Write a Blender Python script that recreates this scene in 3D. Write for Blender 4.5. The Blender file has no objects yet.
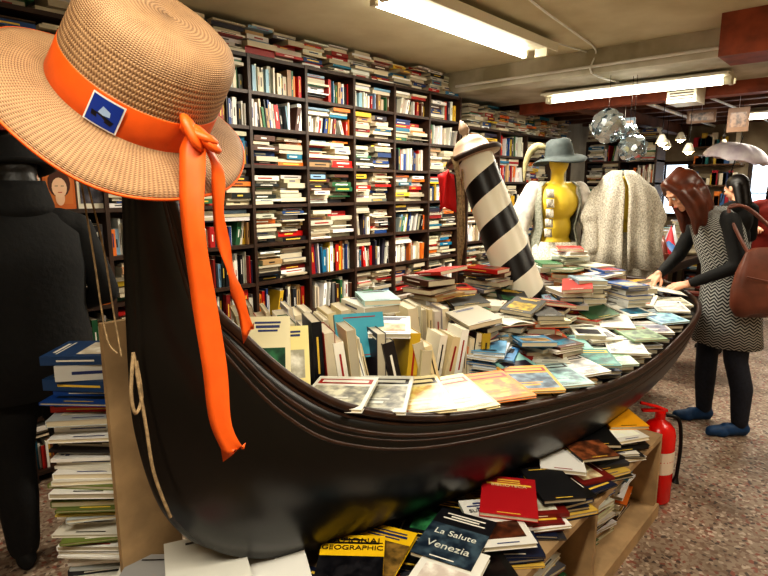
import bpy, bmesh, math, random
from mathutils import Vector, Matrix
random.seed(11)
U=random.uniform
sc=bpy.context.scene
V=Vector
# ---------------------------------------------------------------- materials
def lin(c): return tuple(max(0,x)**2.2 for x in c[:3])
def mat(name,col,rough=.6,metal=0,var=0,scale=8,bump=0,emit=0,spec=.5,col2=None):
    m=bpy.data.materials.new(name); m.use_nodes=True
    nt=m.node_tree; N=nt.nodes; L=nt.links; b=N['Principled BSDF']
    c=lin(col)+(1,)
    b.inputs['Base Color'].default_value=c
    b.inputs['Roughness'].default_value=rough; b.inputs['Metallic'].default_value=metal
    b.inputs['Specular IOR Level'].default_value=spec
    if var or bump or col2:
        tc=N.new('ShaderNodeTexCoord'); no=N.new('ShaderNodeTexNoise')
        no.inputs['Scale'].default_value=scale; no.inputs['Detail'].default_value=5
        L.new(tc.outputs['Object'],no.inputs['Vector'])
        r=N.new('ShaderNodeValToRGB')
        c2=lin(col2)+(1,) if col2 else tuple(x*(1-var) for x in c[:3])+(1,)
        r.color_ramp.elements[0].color=c2; r.color_ramp.elements[0].position=.35
        r.color_ramp.elements[1].color=c; r.color_ramp.elements[1].position=.62
        L.new(no.outputs['Fac'],r.inputs['Fac']); L.new(r.outputs['Color'],b.inputs['Base Color'])
        if bump:
            bp=N.new('ShaderNodeBump'); bp.inputs['Strength'].default_value=bump; bp.inputs['Distance'].default_value=.01
            L.new(no.outputs['Fac'],bp.inputs['Height']); L.new(bp.outputs['Normal'],b.inputs['Normal'])
    if emit:
        b.inputs['Emission Color'].default_value=c; b.inputs['Emission Strength'].default_value=emit
    return m
def attrmat(name,rough=.5):
    m=mat(name,(1,1,1),rough); nt=m.node_tree; N=nt.nodes; L=nt.links
    a=N.new('ShaderNodeAttribute'); a.attribute_name='Col'
    L.new(a.outputs['Color'],N['Principled BSDF'].inputs['Base Color']); return m
M_book=attrmat('book_covers',.45)
def artmat():
    m=attrmat('cover_picture',.3); nt=m.node_tree; N=nt.nodes; L=nt.links
    a=[n for n in N if n.type=='ATTRIBUTE'][0]
    tc=N.new('ShaderNodeTexCoord'); v=N.new('ShaderNodeTexNoise'); v.inputs['Scale'].default_value=26; v.inputs['Detail'].default_value=3
    L.new(tc.outputs['Object'],v.inputs['Vector'])
    r=N.new('ShaderNodeValToRGB'); e=r.color_ramp.elements
    e[0].position=.38; e[0].color=(.06,.07,.10,1); e[1].position=.62; e[1].color=(.95,.9,.75,1)
    k=e.new(.5); k.color=(.42,.40,.36,1)
    L.new(v.outputs['Fac'],r.inputs['Fac'])
    mx=N.new('ShaderNodeMixRGB'); mx.blend_type='OVERLAY'; mx.inputs[0].default_value=.75
    L.new(a.outputs['Color'],mx.inputs[1]); L.new(r.outputs['Color'],mx.inputs[2])
    L.new(mx.outputs[0],N['Principled BSDF'].inputs['Base Color']); return m
M_art=artmat()
BM=[M_book,M_art]
M_darkwood=mat('dark_shelf_wood',(.24,.16,.11),.5,var=.5,scale=14)
M_black=mat('black_lacquer',(.065,.055,.05),.3,var=.3,scale=3)
M_trim=mat('boat_brown_trim',(.22,.14,.10),.32,var=.5,scale=20)
M_deck=mat('boat_deck_wood',(.20,.14,.09),.6,var=.5,scale=12)
M_ply=mat('plywood',(.70,.58,.43),.6,var=.3,scale=10)
M_ceil=mat('ceiling_paint',(.84,.81,.70),.85,scale=2.2,col2=(.76,.72,.60),bump=.15)
M_boards=mat('old_ceiling_boards',(.60,.52,.44),.85,scale=3,col2=(.36,.24,.19))
M_wall=mat('wall_plaster',(.70,.64,.54),.9,scale=3,col2=(.55,.49,.40),bump=.2)
M_beam=mat('beam_paint',(.78,.76,.70),.8,scale=3,col2=(.62,.59,.50))
M_redwood=mat('red_brown_wood',(.60,.30,.19),.6,var=.4,scale=9)
M_joist=mat('joist_wood',(.46,.30,.22),.7,var=.5,scale=9)
M_orange=mat('orange_ribbon',(.92,.38,.11),.5,var=.12,scale=30)
M_white=mat('white_paint',(.9,.9,.88),.5)
M_offw=mat('fixture_enamel',(.88,.86,.78),.4)
M_skin=mat('skin',(.86,.64,.52),.5,var=.1,scale=20)
M_blackcloth=mat('black_wool',(.075,.075,.08),.85,var=.4,scale=40,bump=.3)
M_jeans=mat('dark_jeans',(.12,.13,.18),.8,var=.4,scale=60,bump=.2)
M_hair=mat('auburn_hair',(.36,.17,.09),.40,var=.45,scale=14,bump=.15)
M_hairb=mat('black_hair',(.09,.07,.06),.45,var=.5,scale=35,bump=.4)
M_shoe=mat('blue_sneaker',(.07,.24,.40),.6,var=.3,scale=40)
M_leather=mat('brown_leather',(.44,.25,.19),.42,var=.35,scale=10,bump=.3)
M_yellow=mat('mannequin_yellow',(.87,.75,.24),.5,var=.1)
M_hatgrey=mat('grey_felt',(.27,.30,.30),.8,var=.3,scale=20)
M_red=mat('extinguisher_red',(.82,.09,.06),.25)
M_redcloth=mat('red_cloth',(.80,.08,.09),.7)
M_metal=mat('dark_metal',(.2,.2,.2),.35,metal=.9)
M_rope=mat('jute_rope',(.66,.56,.42),.9,var=.5,scale=60,bump=.4)
M_tube=mat('tube_glow',(1,.97,.88),.5,emit=14)
M_bulb=mat('bulb_glow',(1,.9,.7),.5,emit=25)
M_window=mat('window_daylight',(.85,.93,1),.5,emit=3)
M_lace=mat('lace_cloth',(.84,.81,.75),.8,scale=110,col2=(.60,.57,.51),bump=.7)
M_whitecloth=mat('white_blouse_cloth',(.88,.86,.82),.8,scale=18,col2=(.72,.70,.66),bump=.4)
M_greycloth=mat('grey_green_cloth',(.62,.62,.56),.8,scale=70,col2=(.46,.47,.42),bump=.4)
def terrazzo():
    m=mat('terrazzo_floor',(.5,.4,.36),.55); N=m.node_tree.nodes; L=m.node_tree.links; b=N['Principled BSDF']
    tc=N.new('ShaderNodeTexCoord'); v=N.new('ShaderNodeTexVoronoi'); v.inputs['Scale'].default_value=70
    L.new(tc.outputs['Object'],v.inputs['Vector'])
    s=N.new('ShaderNodeSeparateColor'); L.new(v.outputs['Color'],s.inputs[0])
    r=N.new('ShaderNodeValToRGB'); r.color_ramp.interpolation='CONSTANT'; e=r.color_ramp.elements
    cols=[(0,(.62,.55,.48)),(.4,(.56,.47,.40)),(.62,(.51,.41,.35)),(.76,(.76,.69,.62)),(.86,(.56,.34,.28)),(.93,(.34,.28,.25))]
    e[0].color=lin(cols[0][1])+(1,); e[1].position=cols[1][0]; e[1].color=lin(cols[1][1])+(1,)
    for p,c in cols[2:]:
        k=e.new(p); k.color=lin(c)+(1,)
    L.new(s.outputs[0],r.inputs['Fac'])
    n=N.new('ShaderNodeTexNoise'); n.inputs['Scale'].default_value=3.5; n.inputs['Detail'].default_value=6; L.new(tc.outputs['Object'],n.inputs['Vector'])
    r2=N.new('ShaderNodeValToRGB'); r2.color_ramp.elements[0].position=.35; r2.color_ramp.elements[0].color=(.6,.57,.53,1); r2.color_ramp.elements[1].position=.62
    L.new(n.outputs['Fac'],r2.inputs['Fac'])
    mx=N.new('ShaderNodeMixRGB'); mx.blend_type='MULTIPLY'; mx.inputs[0].default_value=1
    L.new(r.outputs['Color'],mx.inputs[1]); L.new(r2.outputs['Color'],mx.inputs[2]); L.new(mx.outputs[0],b.inputs['Base Color']); return m
M_floor=terrazzo()
def nodemath(N,L):
    def mm(op,a,bv=0):
        n=N.new('ShaderNodeMath'); n.operation=op
        for i,x in enumerate((a,bv)):
            if hasattr(x,'links'): L.new(x,n.inputs[i])
            else: n.inputs[i].default_value=x
        return n.outputs[0]
    return mm
def straw():
    m=mat('woven_straw',(.78,.60,.40),.65); N=m.node_tree.nodes; L=m.node_tree.links; b=N['Principled BSDF']; mm=nodemath(N,L)
    tc=N.new('ShaderNodeTexCoord'); sp=N.new('ShaderNodeSeparateXYZ'); L.new(tc.outputs['UV'],sp.inputs[0])
    a=mm('SINE',mm('MULTIPLY',sp.outputs[1],2*math.pi*80))
    c=mm('SINE',mm('ADD',mm('MULTIPLY',sp.outputs[0],2*math.pi*170),mm('MULTIPLY',a,1.2)))
    h=mm('ADD',mm('MULTIPLY',a,.25),mm('ADD',mm('MULTIPLY',c,.25),.5))
    no=N.new('ShaderNodeTexNoise'); no.inputs['Scale'].default_value=30; L.new(tc.outputs['Object'],no.inputs['Vector'])
    h2=mm('ADD',mm('MULTIPLY',h,.75),mm('MULTIPLY',no.outputs['Fac'],.3))
    r=N.new('ShaderNodeValToRGB'); e=r.color_ramp.elements; e[0].position=.1; e[0].color=lin((.38,.26,.17))+(1,); e[1].position=.85; e[1].color=lin((.76,.60,.44))+(1,)
    L.new(h2,r.inputs['Fac']); L.new(r.outputs['Color'],b.inputs['Base Color'])
    bp=N.new('ShaderNodeBump'); bp.inputs['Strength'].default_value=.6; bp.inputs['Distance'].default_value=.003
    L.new(h,bp.inputs['Height']); L.new(bp.outputs['Normal'],b.inputs['Normal']); return m
M_straw=straw()
def stripes():
    m=mat('spiral_stripes',(1,1,1),.4); N=m.node_tree.nodes; L=m.node_tree.links; b=N['Principled BSDF']; mm=nodemath(N,L)
    tc=N.new('ShaderNodeTexCoord'); sp=N.new('ShaderNodeSeparateXYZ'); L.new(tc.outputs['Object'],sp.inputs[0])
    ang=mm('DIVIDE',mm('ARCTAN2',sp.outputs[1],sp.outputs[0]),2*math.pi)
    t=mm('SUBTRACT',mm('MULTIPLY',sp.outputs[2],1/.25),ang)
    f=mm('GREATER_THAN',mm('FRACT',mm('ADD',t,10)),.47)
    mx=N.new('ShaderNodeMixRGB'); mx.inputs[1].default_value=lin((.09,.07,.07))+(1,); mx.inputs[2].default_value=lin((.96,.94,.86))+(1,)
    L.new(f,mx.inputs[0]); L.new(mx.outputs[0],b.inputs['Base Color']); return m
M_stripe=stripes()
def herring():
    m=mat('herringbone_knit',(1,1,1),.8); N=m.node_tree.nodes; L=m.node_tree.links; b=N['Principled BSDF']; mm=nodemath(N,L)
    tc=N.new('ShaderNodeTexCoord'); sp=N.new('ShaderNodeSeparateXYZ'); L.new(tc.outputs['UV'],sp.inputs[0])
    z=mm('PINGPONG',sp.outputs[0],1/44)
    t=mm('ADD',mm('MULTIPLY',sp.outputs[1],56),mm('MULTIPLY',z,44))
    f=mm('GREATER_THAN',mm('FRACT',t),.52)
    mx=N.new('ShaderNodeMixRGB'); mx.inputs[1].default_value=lin((.13,.13,.14))+(1,); mx.inputs[2].default_value=lin((.66,.66,.64))+(1,)
    L.new(f,mx.inputs[0]); L.new(mx.outputs[0],b.inputs['Base Color']); return m
M_herring=herring()
# ---------------------------------------------------------------- mesh builder
class MB:
    def __init__(s): s.v=[];s.f=[];s.c=[];s.m=[];s.uv=[];s.T=Matrix.Identity(4)
    def poly(s,pts,col=(1,1,1),mi=0,uv=None):
        b=len(s.v)
        for p in pts: s.v.append(tuple(s.T@V(p)))
        s.f.append(tuple(range(b,b+len(pts)))); s.c.append(lin(col)); s.m.append(mi); s.uv.append(uv)
    def box(s,x0,x1,y0,y1,z0,z1,col=(1,1,1),mi=0,**k):
        g=lambda n:k.get(n,col)
        s.poly([(x0,y0,z0),(x0,y1,z0),(x1,y1,z0),(x1,y0,z0)],g('b'),mi)
        s.poly([(x0,y0,z1),(x1,y0,z1),(x1,y1,z1),(x0,y1,z1)],g('t'),mi)
        s.poly([(x0,y0,z0),(x1,y0,z0),(x1,y0,z1),(x0,y0,z1)],g('f'),mi)
        s.poly([(x0,y1,z0),(x0,y1,z1),(x1,y1,z1),(x1,y1,z0)],g('k'),mi)
        s.poly([(x0,y0,z0),(x0,y0,z1),(x0,y1,z1),(x0,y1,z0)],g('l'),mi)
        s.poly([(x1,y0,z0),(x1,y1,z0),(x1,y1,z1),(x1,y0,z1)],g('r'),mi)
    def grid(s,rows,closed=False,col=(1,1,1),mi=0,flip=False):
        b=len(s.v); n=len(rows[0])
        for r in rows:
            for p in r: s.v.append(tuple(s.T@V(p)))
        for i in range(len(rows)-1):
            for j in range(n if closed else n-1):
                a=b+i*n+j; c=b+i*n+(j+1)%n; d=b+(i+1)*n+(j+1)%n; e=b+(i+1)*n+j
                s.f.append((a,e,d,c) if flip else (a,c,d,e)); s.c.append(lin(col)); s.m.append(mi)
                u0,u1=j/n,(j+1)/n; v0,v1=i/(len(rows)-1),(i+1)/(len(rows)-1)
                s.uv.append([(u0,v0),(u0,v1),(u1,v1),(u1,v0)] if flip else [(u0,v0),(u1,v0),(u1,v1),(u0,v1)])
    def cap(s,ring,col=(1,1,1),mi=0,flip=False):
        s.poly(list(reversed(ring)) if flip else ring,col,mi)
    def tube(s,pts,r,n=8,col=(1,1,1),mi=0,caps=True):
        pts=[V(p) for p in pts]; rows=[]; up=None
        for i,p in enumerate(pts):
            d=(pts[min(i+1,len(pts)-1)]-pts[max(i-1,0)]).normalized()
            if up is None: up=V((0,0,1)) if abs(d.z)<.9 else V((1,0,0))
            a=(up-d*up.dot(d)).normalized(); bb=d.cross(a); up=a
            rr=r[i] if isinstance(r,(list,tuple)) else r
            rows.append([p+a*math.cos(t*2*math.pi/n)*rr+bb*math.sin(t*2*math.pi/n)*rr for t in range(n)])
        s.grid(rows,True,col,mi)
        if caps: s.cap(rows[0],col,mi,True); s.cap(rows[-1],col,mi)
    def lathe(s,prof,n=32,col=(1,1,1),mi=0,mod=None,center=(0,0)):
        rows=[]
        for r,z in prof:
            row=[]
            for j in range(n):
                a=2*math.pi*j/n; rr,zz=(r,z) if mod is None else mod(r,z,a)
                row.append((center[0]+rr*math.cos(a),center[1]+rr*math.sin(a),zz))
            rows.append(row)
        s.grid(rows,True,col,mi)
    def build(s,name,mats,smooth=False,parent=None,solid=0,bevel=0):
        me=bpy.data.meshes.new(name); me.from_pydata(s.v,[],s.f)
        ca=me.color_attributes.new('Col','FLOAT_COLOR','CORNER'); uvl=me.uv_layers.new(name='UVMap')
        cc=[];uu=[]
        for f,c,u in zip(s.f,s.c,s.uv):
            for i in range(len(f)): cc.extend((c[0],c[1],c[2],1)); uu.extend(u[i] if u else (0,0))
        ca.data.foreach_set('color',cc); uvl.data.foreach_set('uv',uu)
        me.polygons.foreach_set('material_index',s.m)
        if smooth: me.polygons.foreach_set('use_smooth',[True]*len(s.f))
        for m in (mats if isinstance(mats,list) else [mats]): me.materials.append(m)
        me.update(); ob=bpy.data.objects.new(name,me); sc.collection.objects.link(ob)
        if parent: ob.parent=parent
        if solid:
            md=ob.modifiers.new('solid','SOLIDIFY'); md.thickness=solid; md.offset=0
        if bevel:
            md=ob.modifiers.new('bev','BEVEL'); md.width=bevel; md.segments=2; md.limit_method='ANGLE'
        return ob
def empty(name,loc=(0,0,0)):
    e=bpy.data.objects.new(name,None); sc.collection.objects.link(e); e.empty_display_size=.1; return e
def TR(x,y,z,yaw=0,pitch=0,roll=0):
    return Matrix.Translation((x,y,z))@Matrix.Rotation(math.radians(yaw),4,'Z')@Matrix.Rotation(math.radians(pitch),4,'X')@Matrix.Rotation(math.radians(roll),4,'Y')
def simplebox(name,x0,x1,y0,y1,z0,z1,m,parent=None,bevel=0):
    b=MB(); b.box(x0,x1,y0,y1,z0,z1); return b.build(name,m,parent=parent,bevel=bevel)
def cm(pts,n):
    pts=[V(p) for p in pts]; out=[]; k=len(pts)-1
    for i in range(n+1):
        t=i/n*k; j=min(int(t),k-1); f=t-j
        p0=pts[max(j-1,0)];p1=pts[j];p2=pts[j+1];p3=pts[min(j+2,k)]
        out.append(.5*((2*p1)+(p2-p0)*f+(2*p0-5*p1+4*p2-p3)*f*f+(3*p1-p0-3*p2+p3)*f**3))
    return out
# ---------------------------------------------------------------- room
simplebox('floor',-2.2,8.6,-2.8,2.3,-.1,0,M_floor)
simplebox('ceiling',-2.2,8.6,-2.8,2.3,2.55,2.65,M_ceil)
simplebox('wall_shelf_side',-2.2,8.6,2.15,2.3,0,2.55,M_wall)
simplebox('wall_right',-2.2,8.6,-2.9,-2.8,0,2.55,M_wall)
simplebox('wall_left',-2.3,-2.2,-2.8,2.3,0,2.55,M_wall)
simplebox('wall_far',8.6,8.7,-2.8,2.3,0,2.55,M_wall)
b=MB(); b.box(3.9,4.95,-2.8,2.15,2.37,2.55); b.build('trim_1',M_beam,bevel=.01)
simplebox('trim_2',3.55,3.9,-2.8,-.38,2.30,2.55,M_redwood,bevel=.01)
simplebox('ceiling_boards',4.96,8.6,-2.8,2.15,2.52,2.55,M_boards)
b=MB()
for i in range(8):
    x=5.25+i*.45; b.box(x,x+.11,-2.8,2.15,2.38,2.52)
b.box(5.0,8.6,-.9,-.75,2.26,2.38); b.box(5.0,8.6,1.05,1.18,2.26,2.38)
b.build('ceiling_joists',M_joist,bevel=.006)
simplebox('trim_3',4.97,5.12,-2.8,1.75,2.27,2.38,M_redwood,bevel=.008)
b=MB(); b.tube(cm([(1.6,.2,2.54),(2.6,.35,2.53),(3.3,.42,2.52),(3.88,.52,2.53),(3.89,.55,2.38),(4.4,.5,2.36)],30),.007)
b.tube([(2.9,.72,2.535),(3.89,.6,2.535)],.006); b.tube([(3.88,-2.7,2.42),(3.88,1.8,2.42)],.012)
b.tube([(5.2,.7,2.36),(8.5,.7,2.36)],.02); b.tube([(5.15,.12,2.34),(8.5,.0,2.34)],.012); b.build('ceiling_pipes',M_white,True)
simplebox('vent_cover',4.66,4.94,.0,.22,2.20,2.37,M_offw,bevel=.01)
b=MB()
for k in range(6): b.box(4.655,4.662,.02,.20,2.225+k*.022,2.235+k*.022)
b.build('vent_slats',M_darkwood)
def window(name,y0,y1,z0,z1):
    e=empty(name); x=8.6
    simplebox('pane',x-.02,x-.005,y0,y1,z0,z1,M_window,e)
    b=MB(); w=.05
    for a in (y0-w,(y0+y1)/2-w/4,y1): b.box(x-.06,x,a,a+(w if a!=(y0+y1)/2-w/4 else w/2),z0-w,z1+w)
    for a in (z0-w,(z0+z1)/2,z1): b.box(x-.055,x,y0,y1,a,a+(w if a!=(z0+z1)/2 else .02))
    b.build('frame',M_darkwood,parent=e)
window('window_1',1.0,1.6,1.15,1.85); window('window_2',-.7,.2,.98,1.9)
# ---------------------------------------------------------------- books
PAL=[((.90,.88,.82),20),((.82,.77,.66),12),((.95,.94,.92),16),((.10,.10,.11),10),((.72,.12,.10),8),((.55,.13,.10),3),((.13,.25,.48),6),((.10,.42,.55),4),
((.88,.72,.20),4),((.86,.45,.15),5),((.20,.42,.28),4),((.45,.45,.46),4),((.36,.22,.15),5),((.18,.16,.22),4),((.50,.64,.74),3),((.70,.55,.38),4)]
PC=[p[0] for p in PAL];PW=[p[1] for p in PAL]
def rc():
    c=random.choices(PC,PW)[0]; k=U(.80,1.08); return tuple(min(1,x*k+U(-.02,.02)) for x in c)
def contrast(c): return random.choice([(.12,.1,.1),(.12,.1,.1),(.6,.12,.1),(.15,.2,.4)]) if sum(c)>1.4 else random.choice([(.92,.9,.85),(.9,.75,.3)])
PAGE=(.86,.81,.70)
def pg(): k=U(.78,1.05); return tuple(min(1,x*k) for x in PAGE)
def leanbox(mb,x,t,y0,y1,ht,sh,c,p):
    P=lambda xx,yy,zz:(xx+sh*zz/ht,yy,zz)
    x1=x+t-.001
    mb.poly([P(x,y0,0),P(x1,y0,0),P(x1,y0,ht),P(x,y0,ht)],c); mb.poly([P(x,y0,ht),P(x1,y0,ht),P(x1,y1,ht),P(x,y1,ht)],p)
    mb.poly([P(x,y0,0),P(x,y0,ht),P(x,y1,ht),P(x,y1,0)],c); mb.poly([P(x1,y0,0),P(x1,y1,0),P(x1,y1,ht),P(x1,y0,ht)],c); mb.poly([P(x,y1,0),P(x,y1,ht),P(x1,y1,ht),P(x1,y1,0)],p)
    if t>.013 and U(0,1)<.8:
        z0=ht*U(.25,.4); z1=ht*U(.6,.85); a=x+t*.36; e=x+t*.6; y=y0-.0008
        mb.poly([P(a,y,z0),P(e,y,z0),P(e,y,z1),P(a,y,z1)],contrast(c))
def fill_cell(mb,T,w,h,dep,mode=None):
    mode=mode or random.choices(['H','V','VH','HV'],[6,2,4,3])[0]
    if mode=='HV':
        a=w*U(.42,.6); fill_cell(mb,T,a,h,dep,random.choice(['H','VH'])); fill_cell(mb,T@Matrix.Translation((a,0,0)),w-a,h,dep,random.choice(['V','H'])); return
    mb.T=T
    if mode in('V','VH'):
        x=.003; hmax=h*(.95 if mode=='V' else U(.62,.74)); base=U(.8,.95); lean=0
        while x<w-.012:
            t=min(U(.009,.036),w-x-.002); ht=min(hmax,hmax*base*U(.78,1.14)); y=U(0,.05)
            leanbox(mb,x,t,y,min(dep,y+.15),ht,lean if x+t+lean<w else 0,rc(),pg()); x+=t
            if U(0,1)<.09: lean=U(-.04,.04) if lean==0 else 0; x+=abs(lean)
        if mode=='VH':
            x=U(0,.04)
            while x<w-.17:
                l=U(.17,.24); l=min(l,w-x-.003); z=hmax*min(1,base*1.14)+.001
                while z<h*U(.86,.98):
                    t=U(.009,.028)
                    if z+t>h-.004: break
                    c=rc(); p=pg(); o=U(-.012,.012); mb.box(max(0,x+o),x+l-.012,0+U(-.01,.03),.15,z,z+t-.001,c,l=p,r=p,k=p,f=c if U(0,1)<.75 else p); z+=t
                x+=l+U(0,.04)
    else:
        n=max(1,round(w/U(.20,.25))); l=w/n
        for i in range(n):
            z=0; H=h*U(.76,.99); x0=i*l
            while z<H:
                t=U(.007,.036)
                if z+t>h-.004: break
                L=min(l-.003,U(.135,.24)); xo=x0+U(0,max(0,l-L-.002)); y=U(-.015,.06); c=rc(); p=pg(); f=c if U(0,1)<.68 else p
                mb.box(xo,xo+L,y,min(dep,y+.16),z,z+t-.0014,c,l=p,r=p,k=p,f=f)
                if f is c and t>.012 and U(0,1)<.8:
                    a=xo+L*U(.1,.35); bb=xo+L*U(.55,.85); mb.poly([(a,y-.0008,z+t*.33),(bb,y-.0008,z+t*.33),(bb,y-.0008,z+t*.6),(a,y-.0008,z+t*.6)],contrast(c))
                z+=t
def bookcase(name,T,length,cols,zs,depth=.32,special={},topfill=.2):
    fr=MB(); fr.T=T; bk=MB(); cw=length/cols; top=zs[-1]; th=.022
    for i in range(cols+1): fr.box(i*cw-th/2,i*cw+th/2,0,depth,0,top)
    for z in zs: fr.box(-th/2,length+th/2,.004,depth,z-th,z)
    fr.box(0,length,depth-.01,depth,0,top)
    for i in range(cols):
        for j in range(len(zs)-1):
            C=T@Matrix.Translation((i*cw+th/2,.02,zs[j]+.0005)); w=cw-th; h=zs[j+1]-zs[j]-th
            md=special.get((i,j))
            if md=='face':
                bk.T=C; x=.01
                cs=[((.80,.78,.72),(.5,.6,.7)),((.78,.40,.16),(.80,.45,.2)),((.86,.83,.75),(.3,.3,.35)),((.2,.35,.45),(.7,.6,.4))]; q=0
                while x<w-.12:
                    c,a=cs[q%4]; q+=1; H=h*U(.82,.95); bk.box(x,x+.145,.0,.02,0,H,c)
                    bk.poly([(x+.012,-.001,H*.12),(x+.133,-.001,H*.12),(x+.133,-.001,H*.8),(x+.012,-.001,H*.8)],a,0 if q==2 else 1)
                    if q==2:
                        for rx,rz,cc,yy,dz in [(.052,.07,(.30,.15,.08),-.002,.02),(.035,.05,(.93,.76,.62),-.003,0),(.022,.04,(.92,.74,.60),-.0025,-.05)]:
                            bk.poly([(x+.072+rx*math.cos(t*.3927),yy,H*.5+dz+rz*math.sin(t*.3927)) for t in range(16)],cc)
                        bk.poly([(x+.062,-.004,H*.40),(x+.084,-.004,H*.40),(x+.08,-.004,H*.38),(x+.066,-.004,H*.38)],(.7,.2,.15))
                        for ex in(.058,.086): bk.poly([(x+ex-.007,-.004,H*.53),(x+ex+.007,-.004,H*.53),(x+ex+.007,-.004,H*.545),(x+ex-.007,-.004,H*.545)],(.15,.1,.1))
                    x+=.155
            else: fill_cell(bk,C,w,h,depth-.05,md)
    if topfill:
        for i in range(cols): fill_cell(bk,T@Matrix.Translation((i*cw,.02,top+.0005)),cw,topfill,depth-.05,'H')
    f=fr.build(name,M_darkwood); bk.build('books',BM,parent=f); return f
zs=[.06,.35,.62,.88,1.14,1.40,1.66,1.90,2.12,2.34]
sp={(4,5):'face',(3,5):'face',(4,2):'V',(6,2):'V',(7,2):'V',(8,3):'V',(6,4):'VH',(5,4):'V',(4,4):'V',(5,7):'H'}
bookcase('bookcase',TR(-1.6,1.82,0),5.6,12,zs,special=sp)
bookcase('corner_bookcase',TR(4.15,1.82,0),2.3,4,[.06,.38,.68,.98,1.28,1.58,1.85,2.1],topfill=.24)
bookcase('low_bookcase',TR(8.2,.85,0,-90),2.4,5,[.06,.38,.68,.86],topfill=0)
bookcase('end_bookcase',TR(6.75,1.75,0,-90),.85,2,[.06,.38,.68,.98,1.28,1.58,1.85,2.1],topfill=.14)
def book(mb,T,w,d,h,cov,art=None,fa=True,rich=False):
    mb.T=T; p=pg(); c=.0015; hw=w/2;hd=d/2
    mb.box(-hw,hw,-hd,hd,0,c,cov); mb.box(-hw,hw,-hd,hd,h-c,h,cov); mb.box(-hw,-hw+.002,-hd,hd,c,h-c,cov)
    mb.box(-hw+.002,hw-.003,-hd+.003,hd-.003,c,h-c,p)
    e=.0005
    def r(x0,x1,y0,y1,col,mi=0,z=h+e): mb.poly([(x0*w,y0*d,z),(x1*w,y0*d,z),(x1*w,y1*d,z),(x0*w,y1*d,z)],col,mi)
    cc=contrast(cov)
    if rich:
        r(-.44,.44,-.40,.18,art or cov,1); r(-.44,.44,.24,.40,cc,0); r(-.38,.38,.28,.36,cov,0,h+2*e)
        for k in range(4): r(-.40,.05+U(0,.3),-.46+k*.012,-.455+k*.012,cc,0,h+2*e)
        r(-.30,.12,-.30,-.24,cov,0,h+2*e); r(-.30,.2,-.20,-.17,cov,0,h+2*e)
    elif art is not None: r(-.5,.5,-.5,.5*U(.2,.6),art,1)
    elif fa and U(0,1)<.6: r(-.38,.38,-.36,U(-.05,.15),rc(),1)
    if fa and not rich:
        y=.42
        for k in range(random.choice([1,2,3])):
            hh=U(.02,.05); wd=U(.2,.42); r(-wd,wd,y-hh,y,cc,0,h+2*e); y-=hh+.025
        r(-.2,.2,-.46,-.44,cc,0,h+2*e)
    if h>.01:
        a=U(-.6,-.2); mb.poly([(-hw-e,hd*a,h*.4),(-hw-e,hd*.6,h*.4),(-hw-e,hd*.6,h*.6),(-hw-e,hd*a,h*.6)][::-1],cc)
def openbook(mb,T,w,d,cov=(.5,.2,.15)):
    # two page halves with curved profile, local x across the spread
    mb.T=T; n=8
    prof=[(s*w*i/n,.004+.016*math.sin(math.pi*min(1,i/n*1.1))*(1-.5*i/n)) for s in(-1,) for i in range(n,0,-1)]+[(0,.004)]+[(w*i/n,.004+.016*math.sin(math.pi*min(1,i/n*1.1))*(1-.5*i/n)) for i in range(1,n+1)]
    mb.grid([[(x,-d/2,z) for x,z in prof],[(x,d/2,z) for x,z in prof]],col=(.93,.91,.84),flip=False)
    mb.box(-w-.004,w+.004,-d/2-.003,d/2+.003,-.002,.001,cov); mb.box(-w,w,-d/2,d/2,.001,.004,PAGE)
    for s in(-1,1):
        for k in range(9):
            y=d*(.38-.09*k); xa,xb=(.15*w,.85*w) if s>0 else (-.85*w,-.15*w); mb.poly([(xa,y-.002,.0245),(xb,y-.002,.0215 if s>0 else .0245),(xb,y+.002,.0215 if s>0 else .0245),(xa,y+.002,.0245)],(.55,.53,.5))
# ---------------------------------------------------------------- gondola
NR=[(.075,-.115,1.56),(.152,-.125,1.27),(.236,-.17,1.14),(.353,-.23,1.01),(.497,-.30,.918),(.80,-.38,.83),(1.295,-.5,.777),(1.885,-.58,.752),(2.55,-.6,.828),(3.05,-.5,.865),(3.32,-.24,.92)]
NK=[(.02,-.112,1.58),(.0,-.11,1.154),(.007,-.11,.94),(.067,-.12,.722),(.205,-.14,.569),(.47,-.18,.478),(1.08,-.27,.42),(1.7,-.36,.40),(2.4,-.38,.42),(2.95,-.32,.50),(3.28,-.15,.62)]
FR=[(.075,-.085,1.56),(.152,-.04,1.27),(.236,.04,1.14),(.353,.13,1.01),(.497,.23,.93),(.80,.36,.85),(1.295,.48,.8),(1.885,.55,.79),(2.55,.52,.84),(3.05,.35,.88),(3.32,.03,.92)]
FK=[(.02,-.088,1.58),(.0,-.09,1.154),(.007,-.08,.94),(.067,-.06,.722),(.205,-.02,.569),(.47,.06,.478),(1.08,.18,.42),(1.7,.26,.40),(2.4,.26,.42),(2.95,.18,.50),(3.28,.0,.62)]
n=80
nr,nk,fr,fk=[cm(x,n) for x in(NR,NK,FR,FK)]
def sidept(a,b_,t,sg,i,off=0): return a.lerp(b_,t)+V((0,sg*(.06*math.sin(math.pi*t)*min(1,i/25)+off),0))
def side(r,k,sg): return [[sidept(a,b_,q/8,sg,i) for i,(a,b_) in enumerate(zip(r,k))] for q in range(9)]
sn=side(nr,nk,-1); sf=side(fr,fk,1)
G=empty('gondola')
b=MB(); b.grid(sn+sf[::-1],False); b.grid([[r[-1] for r in sn],[r[-1] for r in sf]]); b.grid([[nr[0],fr[0]],[nk[0],fk[0]]])
b.build('hull',M_black,True,G,solid=.012)
b=MB(); DZ=-.045
b.grid([[a.lerp(c,q/6)+V((0,0,DZ)) for q in range(7)] for a,c in zip(nr,fr)],False); b.build('deck',M_deck,True,G)
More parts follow.
